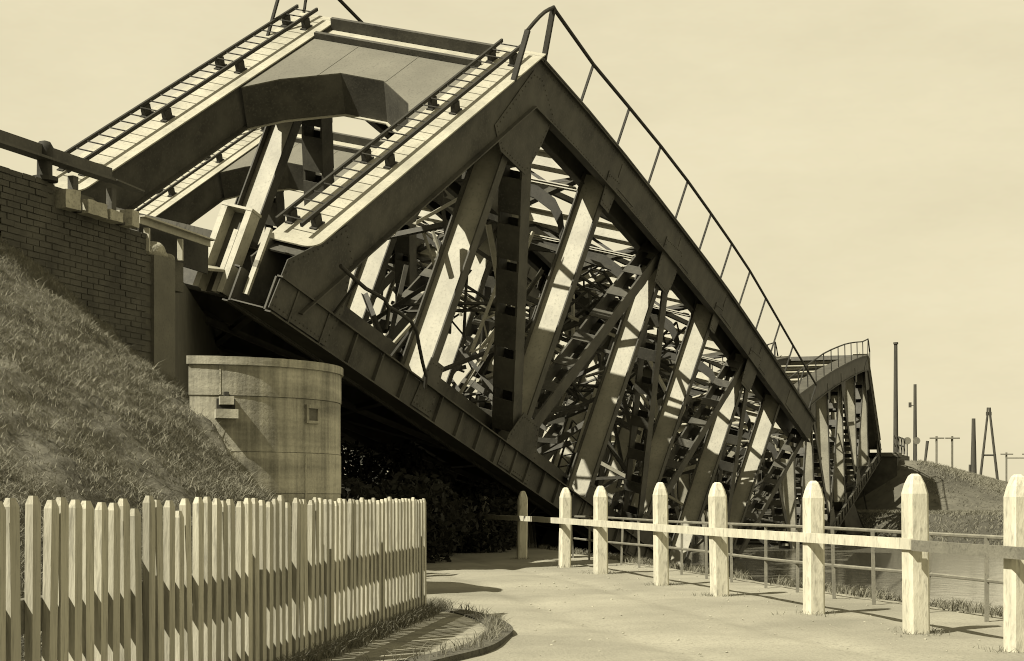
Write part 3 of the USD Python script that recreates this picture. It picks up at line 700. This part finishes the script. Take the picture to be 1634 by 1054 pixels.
pts = np.c_[rng.uniform(-9.5, -1.0, 170000), rng.uniform(5.0, 21.5, 170000)]
keep = (pts[:, 0] < fence_x(pts[:, 1]) - 0.2) & (pts[:, 0] > -0.36 * pts[:, 1])
pts = pts[keep]; z = slope_z(pts); dens = meshkit.fbm(np.c_[pts * 0.9, np.zeros(len(pts))], 3)
ok = (z > 0.03) & (rng.uniform(0, 1, len(pts)) < np.clip(dens * 2.4 - 0.55, 0.12, 1))
inside = ((pts - A) @ LV) < 0.05
pts, z = pts[ok & inside], z[ok & inside]
wq = pts[rng.integers(0, len(pts), 130)]
wp = (wq[:, None, :] + rng.normal(0, 0.06, (130, 14, 2))).reshape(-1, 2); wz = slope_z(wp)
tag(obj('slope_weeds', blades(np.c_[wp, wz - 0.02], 3, 0.05, 0.13, 0.011, 0.03, 0.8), 'grass_blade'), 'scattered weed clumps on the embankment slope', 'weeds', kind='stuff')
g = obj('slope_grass', blades(np.c_[pts, z - 0.02], 5, 0.02, 0.06, 0.008, 0.03, 0.8), 'grass_blade')
tag(g, 'short rough grass covering the embankment slope', 'grass', kind='stuff')

# ------------------------------------------------------------------ round concrete pillbox under the bridge end
bk = thing('concrete_bunker', 'round-nosed pale concrete bunker streaked with stains, half hidden by the grass slope', 'bunker')
C0 = np.array([-3.6, 18.5]); R = 1.56; TOP = 2.66
ang = np.linspace(-math.pi / 2 + 0.06, math.pi / 2 - 0.06, 48)
fp = [(C0[0] + R * math.cos(a), C0[1] + R * math.sin(a)) for a in ang]
Pg = Polygon(fp)
ms = []
levels = [(-0.3, 1.20), (1.207, 1.66), (1.667, 2.27), (2.277, TOP - 0.05)]
for k, (z0, z1) in enumerate(levels):
    m = trimesh.creation.extrude_polygon(Pg.buffer([0.0, 0.004, -0.003, 0.006][k]), z1 - z0, engine='earcut'); m.apply_translation((0, 0, z0)); ms.append(m)
for z in (1.2, 1.66, 2.27):
    m = trimesh.creation.extrude_polygon(Pg.buffer(-0.015), 0.02, engine='earcut'); m.apply_translation((0, 0, z - 0.006)); ms.append(m)
obj('wall', cat_(ms), 'bunker_concrete', bk, smooth=35)
m = trimesh.creation.extrude_polygon(Pg.buffer(0.03), 0.09, engine='earcut'); m.apply_translation((0, 0, TOP - 0.049))
obj('roof_edge', m, 'bunker_concrete', bk, smooth=35)
def on_drum(a, z, o): return np.array([C0[0] + (R + o) * math.cos(a), C0[1] + (R + o) * math.sin(a), z])
def drum_box(a, w, z0, z1, o0, o1):
    r = np.array([math.cos(a), math.sin(a), 0]); t = np.array([-r[1], r[0], 0]); c = []
    for z in (z0, z1):
        for (i, o) in ((-w / 2, o0), (w / 2, o0), (w / 2, o1), (-w / 2, o1)):
            p = np.array([C0[0], C0[1], 0]) + r * (R + o) + t * i; p[2] = z; c.append(p)
    return hexa(c)
a1 = -1.26
em = tag(UsdGeom.Xform.Define(stage, path_of('embrasure', bk)))
obj('recess', drum_box(a1, 0.20, 2.10, 2.24, -0.05, 0.012), 'steel_black', em)  # black block proud of the wall, shade of the opening put into its colour
obj('sill', drum_box(a1, 0.24, 2.02, 2.12, -0.02, 0.13), 'bunker_concrete', em)
obj('hood', drum_box(a1, 0.15, 2.17, 2.26, -0.02, 0.12), 'bunker_concrete', em)
obj('hook', drum_box(a1, 0.05, 2.22, 2.31, -0.01, 0.08), 'steel_black', em)
for a_ in (-0.62, -1.30): obj('drip_mark', drum_box(a_, 0.022, 2.285 if a_ < -1 else 1.0, TOP - 0.06 if a_ < -1 else 1.64, -0.02, 0.010), 'stone', bk)
a2 = -0.55
em2 = tag(UsdGeom.Xform.Define(stage, path_of('embrasure', bk)))
obj('frame', cat_([drum_box(a2, 0.24, 2.17, 2.21, -0.02, 0.03), drum_box(a2, 0.24, 2.0, 2.03, -0.02, 0.03), drum_box(a2 - 0.062, 0.035, 2.031, 2.169, -0.02, 0.03), drum_box(a2 + 0.062, 0.035, 2.031, 2.169, -0.02, 0.03)]), 'bunker_concrete', em2)
obj('recess', drum_box(a2, 0.17, 2.031, 2.169, -0.05, 0.008), 'old_concrete', em2)

# ------------------------------------------------------------------ picket fence
pf = thing('picket_fence', 'weathered pale wooden picket fence along the road in the left foreground', 'fence')
P0 = np.array([-0.86, 15.1]); FDIR = np.array([-0.126, -1.0]); FDIR /= np.linalg.norm(FDIR); FN = np.array([-FDIR[1], FDIR[0]])  # FN points to the road
if FN[0] < 0: FN = -FN
def fbox(s0, s1, o0, o1, z0, z1, tilt=0.0):
    c = []
    for z in (z0, z1):
        for s, o in ((s0, o0), (s1, o0), (s1, o1), (s0, o1)):
            p = P0 + FDIR * (s + tilt * (z - z0)) + FN * o; c.append((p[0], p[1], z))
    return hexa(c)
NP = 0
s = 0.0
while s < 11.2:
    w = 0.082 + rng.normal(0, 0.006); h = 1.15 + rng.normal(0, 0.010); tl = rng.normal(0, 0.018); h -= 0.06 * (rng.uniform() < 0.04)
    ms = [fbox(s, s + w, 0.0, 0.034, -0.05, h - 0.035, tl)]
    b = ms[0].vertices[4:8]; top = b + np.array([0, 0, 0.035]); cen = top.mean(0); top = cen + (top - cen) * 0.55
    ms.append(hexa(list(b) + list(top)))
    obj('picket', cat_(ms), 'paling_wood', pf); s += 0.150 + rng.normal(0, 0.007)
for z0, z1 in ((0.60, 0.74), (0.16, 0.27)):
    obj('rail', fbox(-0.05, 11.3, -0.062, -0.002, z0, z1), 'rail_wood', pf)
for s in (0.35, 2.15, 3.95, 5.75, 7.55, 9.35):
    obj('post', fbox(s, s + 0.12, -0.165, -0.065, -0.1, 0.95), 'rail_wood', pf)

# ------------------------------------------------------------------ white post-and-rail barrier
wf = thing('post_and_rail_barrier', 'white painted wooden post and rail barrier along the canal side of the road', 'barrier')
def wx(y): return 3.46 - 0.2 * (y - 13.3)
WD = np.array([-0.2, 1.0]); WD /= np.linalg.norm(WD); WN = np.array([WD[1], -WD[0]])
def wbox(c, a0, a1, o0, o1, z0, z1, s=1.0):
    out = []
    for z, k in ((z0, 1.0), (z1, s)):
        ca, co = (a0 + a1) / 2, (o0 + o1) / 2
        for a, o in ((a0, o0), (a1, o0), (a1, o1), (a0, o1)):
            p = c + WD * (ca + (a - ca) * k) + WN * (co + (o - co) * k); out.append((p[0], p[1], z))
    return hexa(out)
PY = [11.7, 13.3, 15.5, 18.4, 20.7, 23.8, 26.2, 29.6, 33.5]
for k, y in enumerate(PY):
    c = np.array([wx(y) + rng.normal(0, .015), y]); h = 1.33 + rng.normal(0, 0.02) + (0.05 if k == 1 else 0) - (0.12 if k == 8 else 0)
    hw = 0.09 + rng.normal(0, 0.003)
    lv = [(-0.2, hw), (h - 0.17, hw * 0.99), (h - 0.09, hw * 0.78), (h - 0.02, hw * 0.48), (h, hw * 0.25)]
    ms = []
    sides = 8
    ring = []; lean_ = rng.normal() * 1.1
    for z, r in lv:
        q = []
        for i, j in ((-1, -.72), (-.72, -1), (.72, -1), (1, -.72), (1, .72), (.72, 1), (-.72, 1), (-1, .72)):
            p = c + WD * (r * i) + WN * (r * j) + np.array([0.012, 0.01]) * (z * lean_); q.append((p[0], p[1], z))
        ring.append(q)
    v = np.array(ring).reshape(-1, 3); f = []
    for a in range(len(lv) - 1):
        for b in range(8):
            i0, i1 = a * 8 + b, a * 8 + (b + 1) % 8; f += [[i0, i1, i1 + 8], [i0, i1 + 8, i0 + 8]]
    last = (len(lv) - 1) * 8
    f += [[last, last + b, last + b + 1] for b in range(1, 7)]
    m = trimesh.Trimesh(v, f, process=False); m.fix_normals()
    obj('post', m, 'white_paint', wf)
def rail_piece(ya, yb, za, zb, mat, lab=None, hh=0.047):
    a = np.array([wx(ya), ya]) - WN * 0.115; b = np.array([wx(yb), yb]) - WN * 0.115
    r = obj('rail', bar3((a[0], a[1], za), (b[0], b[1], zb), 0.045, hh * 2), mat, wf)
    if lab: tag(r, lab)
rail_piece(10.2, 13.14, 0.745, 0.755, 'grey_wood', 'grey end length of rail', 0.045); rail_piece(13.16, 18.5, 0.765, 0.76, 'white_paint'); rail_piece(18.52, 23.9, 0.76, 0.775, 'white_paint'); rail_piece(23.92, 28.3, 0.775, 0.78, 'white_paint')  # nearest rail length is grey, the others white
rail_piece(28.32, 33.7, 0.78, 0.76, 'white_paint')

# ------------------------------------------------------------------ iron railing on the canal edge
ir = thing('iron_railing', 'thin iron railing of posts and two rails on the canal edge behind the white barrier', 'railing')
def ix(y): return 2.70 - 0.205 * (y - 22.9)
ry = np.arange(9.0, 31.0, 1.12)
for k, y in enumerate(ry):
    y = y + rng.normal(0, 0.06); ln = rng.normal(0, 0.025, 2)
    obj('post', bar3((ix(y), y, -0.1), (ix(y) + ln[0], y + ln[1], 0.80), 0.035, 0.035, (1, 0, 0)), 'iron', ir)
for z in (0.80, 0.38):
    P = [(ix(y) + 0.02 * math.sin(y * .9), y, z + 0.008 * math.sin(y * 0.7 + z * 9)) for y in np.arange(9.0, 30.6, 0.5)]
    obj('rail', pipe(P, 0.020, 6), 'iron', ir)

# ------------------------------------------------------------------ verge around the end of the picket fence
VC = [(-0.94, 15.8), (-0.68, 15.6), (-0.44, 15.1), (-0.28, 14.5), (-0.15, 13.7), (-0.12, 13.2), (-0.18, 12.5), (-0.30, 11.7), (-0.62, 10.8), (-0.9, 9.8), (-1.2, 8.0)]
left = [(fence_x(y) - 0.15, y) for y in (8.0, 11, 13, 15.1, 15.9)]
from scipy.interpolate import splprep, splev
tck, _ = splprep(np.array(VC).T, s=0.0); cv = np.array(splev(np.linspace(0, 1, 70), tck)).T
inner = Polygon(list(cv) + left)
edge_band = inner.buffer(0.13).difference(inner.buffer(-0.09))
top = trimesh.creation.extrude_polygon(inner.buffer(-0.085), 0.045, engine='earcut')
verge = obj('verge', moved(top, (0, 0, -0.012)), 'verge_soil'); tag(verge, 'pale trodden verge at the end of the picket fence', kind='structure')
bx = [trimesh.creation.extrude_polygon(g_, 0.06, engine='earcut') for g_ in getattr(edge_band, 'geoms', [edge_band])]
kerb = obj('verge_edge', moved(cat_(bx), (0, 0, -0.015)), 'edging'); tag(kerb, 'dark curved turf edging round the verge', kind='structure')
tp = []
while len(tp) < 2400:
    y = rng.uniform(9.0, 15.9); x = fence_x(y) + abs(rng.normal(0, 0.07)) - 0.04
    tp.append((x, y, 0.03))
tp2 = cv[rng.integers(0, 70, 140)] + rng.normal(0, 0.04, (140, 2))
tp = np.vstack([np.array(tp), np.c_[tp2, np.full(140, 0.03)]])
vg = obj('verge_grass', blades(tp, 5, 0.03, 0.15, 0.008, 0.03, 0.6), 'grass_blade'); tag(vg, 'tufts of rough grass along the foot of the picket fence', 'grass', kind='stuff')

pb_ = []
for k in range(300):
    y = rng.uniform(10.5, 27); x = rng.uniform(fence_x(min(y, 15.1)) + 0.9, near_edge(y) - 0.1); r = rng.uniform(0.003, 0.013)
    m = trimesh.creation.icosphere(1, r); m.vertices *= (1.2, 1.0, 0.6); m.vertices += rng.normal(0, r * 0.12, m.vertices.shape); m.apply_translation((x, y, float(ground_noise(x, y, 0.035, 1.1)) + r * 0.25)); pb_.append(m)
tag(obj('gravel', cat_(pb_), 'stone'), 'small loose stones strewn over the sandy road', 'gravel', kind='stuff')
tb = []
for y in PY:
    for k in range(36): tb.append((wx(y) + rng.normal(0, 0.13), y + rng.normal(0, 0.15), 0.0))
tag(obj('post_grass', blades(np.array(tb), 4, 0.01, 0.06, 0.006, 0.03, 0.8), 'grass_blade'), 'sparse grass growing at the feet of the white posts', 'grass', kind='stuff')

# rough grass on the canal bank and road edge beyond the white barrier
q = np.c_[rng.uniform(0.0, 2.4, 26000), rng.uniform(10, 40, 26000)]
q = np.c_[near_edge(q[:, 1]) + q[:, 0] - 0.1, q[:, 1]]
zz = np.interp(q[:, 0] - near_edge(q[:, 1]), [0, 0.1, 1.6, 4.0], [0.0, -0.02, -0.95, -2.2])
kk = meshkit.fbm(np.c_[q * 0.8, np.zeros(len(q))], 3) > 0.46
bg_ = obj('bank_grass', blades(np.c_[q, zz][kk], 4, 0.04, 0.15, 0.012, 0.05, 0.6), 'grass_blade'); tag(bg_, 'rough grass on the canal bank behind the iron railing', 'grass', kind='stuff')

# ------------------------------------------------------------------ far railway embankment, abutment and poles
FA = O1[:2] + AX * 77.2                      # far abutment, track edge on the camera side
def emb(y_along):
    return FA + AX * y_along
rows = np.concatenate([[-5.5, -4.0, -2.4, -0.9], np.arange(0, 40, 2.0), np.arange(40, 500, 12.0)])
v, f = [], []
prof = [(-9.5, 0.3), (-7.2, 1.35), (-6.6, 1.5), (-3.4, 2.85), (-2.2, 3.35), (-1.6, 3.5), (5, 3.55), (14, 3.55), (24, 0.3)]
for i, a in enumerate(rows):
    for o, zz in prof:
        p = FA + AX * (a + (0 if a else 0.4)) + LV * (o - (0.5 if o < -1 else 0))
        if a < 0: zz = zz * float(np.interp(a, [-5.5, -4.0, -2.4, -0.9, 0], [0.05, 0.3, 0.6, 0.88, 1])) if o < -1 else -1.3
        v.append((p[0], p[1], zz + float(ground_noise(p[0], p[1], 0.45 if o < -2.5 else 0.1, 0.35))))
n = len(prof)
for i in range(len(rows) - 1):
    for j in range(n - 1):
        a = i * n + j; f += [[a, a + 1, a + n + 1], [a, a + n + 1, a + n]]
c0 = len(v); ctr = FA + AX * 0.4 + LV * 3; v.append((ctr[0], ctr[1], 0.2))
f += [[c0, j, j + 1] for j in range(n - 1)]
m = trimesh.Trimesh(np.array(v), np.array(f), process=False)
fe = obj('far_embankment', m, 'far_turf', smooth=True); tag(fe, 'railway embankment running away on the far bank', kind='structure')
fq = np.c_[rng.uniform(-4.0, 150, 30000) , rng.uniform(-9.8, -1.8, 30000)]
fq[:, 0] = -4 + (fq[:, 0] + 4) ** 1.0
fp_ = FA + np.outer(fq[:, 0], AX) + np.outer(fq[:, 1] - 0.5, LV)
fz = np.interp(fq[:, 1], [x[0] for x in prof], [x[1] for x in prof]) * np.interp(fq[:, 0], [-5.5, -4.0, -2.4, -0.9, 0], [0.05, 0.3, 0.6, 0.88, 1]) - 0.05
tag(obj('far_slope_grass', blades(np.c_[fp_, fz], 4, 0.05, 0.22, 0.04, 0.18, 0.8), 'grass_blade'), 'rough grass on the far railway embankment', 'grass', kind='stuff')
bq = np.c_[rng.uniform(-3.0, 9.0, 16000), rng.uniform(48, 110, 16000)]
bp_ = np.c_[far_edge(bq[:, 1]) + bq[:, 0], bq[:, 1]]; bz = np.interp(bq[:, 0], [-4, -2.2, 0], [-2.4, -1.0, 0.35])
tag(obj('far_bank_grass', blades(np.c_[bp_, bz], 4, 0.05, 0.22, 0.035, 0.15, 0.8), 'grass_blade'), 'rough grass on the far canal bank', 'grass', kind='stuff')
fa = thing('far_abutment', 'dark brick abutment at the foot of the far bridge end, below the tall poles', 'abutment')
def fbx(a0, a1, o0, o1, z0, z1):
    c = []
    for z in (z0, z1):
        for a, o in ((a0, o0), (a1, o0), (a1, o1), (a0, o1)):
            p = FA + AX * a + LV * o; c.append((p[0], p[1], z))
    return hexa(c)
obj('wall', fbx(-0.9, 0.9, -1.2, 16, -1.2, 3.7), 'brick', fa)
obj('wing_wall', fbx(0.91, 7.0, -1.2, -0.7, 0.2, 3.9), 'mortar', fa)
obj('coping', fbx(-1.0, 1.0, -1.3, 16.1, 3.705, 3.95), 'old_concrete', fa)
fr2 = thing('abutment_railing', 'short iron railing on top of the far abutment between bridge end and tall pole', 'railing')
for a in (0.6, 2.4, 4.2, 6.0):
    obj('post', fbx(a - 0.06, a + 0.06, -1.02, -0.9, 4.0, 5.05), 'steel', fr2)
for z in (5.0, 4.5): obj('rail', fbx(0.4, 6.3, -0.895, -0.84, z, z + 0.08), 'steel', fr2)

def pole(name, label, cat, x, y, z0, z1, r0, r1, mat='dark_wood', lean=0.0, extra=None, group=None):
    t = thing(name, label, cat, loc=(x, y, z0), group=group)
    obj('shaft', pipe([(lean * (k / 6) * (z1 - z0), 0, (z1 - z0) * k / 6) for k in range(7)], np.linspace(r0, r1, 7), 10), mat, t, smooth=40)
    if extra: extra(t, z1 - z0, lean)
    return t
def cap(t, h, lean): obj('cap', moved(trimesh.creation.cylinder(radius=0.16, height=0.12, sections=10), (lean * h, 0, h + 0.05)), 'dark_wood', t)
def lamp_arm(t, h, lean): obj('insulator', moved(box(-0.5, -0.3, -0.08, 0.08, -0.15, 0.25), (0, 0, h - 1.7)), 'steel', t); obj('bracket', box(-0.3, 0.0, -0.03, 0.03, h - 1.72, h - 1.66), 'steel', t)
pole('telegraph_pole', 'tallest wooden pole, standing just right of the far bridge end', 'pole', 24.6, 100, 3.0, 11.05, 0.17, 0.11, extra=cap)
pole('telegraph_pole', 'second tall wooden pole, with a small bracket near its top', 'pole', 32.3, 125, 3.2, 10.3, 0.17, 0.12, extra=lamp_arm)
pole('marker_post', 'short leaning post on the embankment crest', 'post', 34.1, 129, 3.7, 5.9, 0.10, 0.13, lean=0.12, extra=None)
def stays(t, h, lean):
    obj('stub', pipe([(-0.5, 0, -0.5), (-0.45, 0, 2.4)], 0.16, 8), 'dark_wood', t)
pole('thick_mast', 'thick dark mast left of the A-frame pylon', 'mast', 58.0, 196, 3.0, 11.2, 0.42, 0.22, extra=stays)
ap = thing('a_frame_pylon', 'tall A-frame wooden pylon at the right', 'pylon', loc=(70.0, 229, 3.0))
for sx in (-1, 1): obj('leg', pipe([(sx * 1.55, 0, -1.5), (sx * 0.22, 0, 10.2), (sx * 0.16, 0, 11.5)], [0.22, 0.17, 0.15], 8), 'dark_wood', ap)
obj('cross_brace', bar3((-1.05, 0.0, 4.5), (1.05, 0.0, 4.5), 0.15, 0.25), 'dark_wood', ap); obj('head', bar3((-0.4, 0, 10.6), (0.4, 0, 10.6), 0.2, 0.5), 'dark_wood', ap)
for i, (x0, x1, y, z1, lab) in enumerate(((76.2, 79.0, 280, 12.0, 'pale H-frame of two poles left of the thick mast'), (103.0, 107.5, 325, 10.4, 'faint H-frame of two poles at the right picture edge'))):
    h = thing('h_frame_pole', lab, 'pole frame', loc=((x0 + x1) / 2, y, 0.35), group='H-frame poles in the distance'); w = (x1 - x0) / 2
    for sx in (-1, 1):
        obj('leg', pipe([(sx * w, 0, 0), (sx * w, 0, z1)], 0.2, 8), 'grey_wood', h); obj('cross_arm', bar3((sx * w - 1.3, -0.3, z1 - 0.4), (sx * w + 1.3, -0.3, z1 - 0.4), 0.18, 0.25), 'grey_wood', h)
    if i == 1: obj('beam', bar3((-w, -0.5, z1 - 1.2), (w, -0.5, z1 - 1.2), 0.2, 0.25), 'grey_wood', h)
for k, x in enumerate((30.15, 30.85)):
    sg = thing('disc_signal', ['left one of two small disc signals between the two tall poles', 'right one of two small disc signals between the two tall poles'][k], 'signal', loc=(x, 119, 3.6), group='small disc signals by the track')
    obj('mast', pipe([(0, 0, 0), (0, 0, 1.9)], 0.05, 8), 'steel', sg)
    dm = trimesh.creation.cylinder(radius=0.28, height=0.05, sections=18); dm.apply_transform(trimesh.transformations.rotation_matrix(math.pi / 2, (1, 0, 0))); obj('disc', moved(dm, (0, -0.06, 1.95)), 'grey_wood', sg)

# ------------------------------------------------------------------ dark shrubs under the bridge, the rear ones added to cover bright gaps
def shrub(label, x, y, r, h, k, n=2600):
    t = thing('shrub', label, 'shrub', loc=(x, y, -0.1), group='shrubs under the bridge')
    st = []
    for i in range(9):
        a = rng.uniform(0, 6.28); q = rng.uniform(0.3, 0.9)
        st.append(pipe([(0, 0, 0), (math.cos(a) * r * q * .4, math.sin(a) * r * q * .4, h * .45), (math.cos(a) * r * q, math.sin(a) * r * q, h * rng.uniform(.7, .95))], [0.035, 0.022, 0.008], 5))
    obj('stem', cat_(st), 'bark', t)
    d = rng.normal(0, 1, (n, 3)); d /= np.linalg.norm(d, axis=1, keepdims=True); rad = rng.uniform(0.35, 1.0, n) ** 0.6
    lump = 0.7 + 0.6 * meshkit.fbm(d * 1.9 + k * 11, 3)
    c = d * (rad * lump)[:, None] * np.array([r, r, h * 0.55]) + np.array([0, 0, h * 0.5])
    u = rng.normal(0, 1, (n, 3)); u /= np.linalg.norm(u, axis=1, keepdims=True); w = np.cross(u, rng.normal(0, 1, (n, 3))); w /= np.linalg.norm(w, axis=1, keepdims=True)
    L = rng.uniform(0.05, 0.11, n)[:, None]
    v = np.stack([c - u * L, c + w * L * .45, c + u * L, c - w * L * .45], 1).reshape(-1, 3); o = np.arange(n)[:, None] * 4
    f = np.stack([o + [0, 1, 2], o + [0, 2, 3]], 1).reshape(-1, 3)
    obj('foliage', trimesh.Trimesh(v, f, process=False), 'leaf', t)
sl = ['low dark shrub beside the farthest post of the white barrier', 'dark shrub right behind the end of the picket fence', 'tall dark shrub deep under the bridge floor', 'dark shrub in the shade between bunker and road', 'farthest dark shrub at the water edge under the wreck', 'dark spreading shrub left of the road in the shade', 'added tallest shrub covering a bright gap under the rear span, behind the others', 'added bushy shrub covering a bright gap under the rear span near the water', 'added wide tall shrub covering a bright gap against the abutment under the rear span', 'added large shrub covering a bright gap on the bank just past the rear span', 'added largest shrub covering a bright gap, farthest back along the towpath']
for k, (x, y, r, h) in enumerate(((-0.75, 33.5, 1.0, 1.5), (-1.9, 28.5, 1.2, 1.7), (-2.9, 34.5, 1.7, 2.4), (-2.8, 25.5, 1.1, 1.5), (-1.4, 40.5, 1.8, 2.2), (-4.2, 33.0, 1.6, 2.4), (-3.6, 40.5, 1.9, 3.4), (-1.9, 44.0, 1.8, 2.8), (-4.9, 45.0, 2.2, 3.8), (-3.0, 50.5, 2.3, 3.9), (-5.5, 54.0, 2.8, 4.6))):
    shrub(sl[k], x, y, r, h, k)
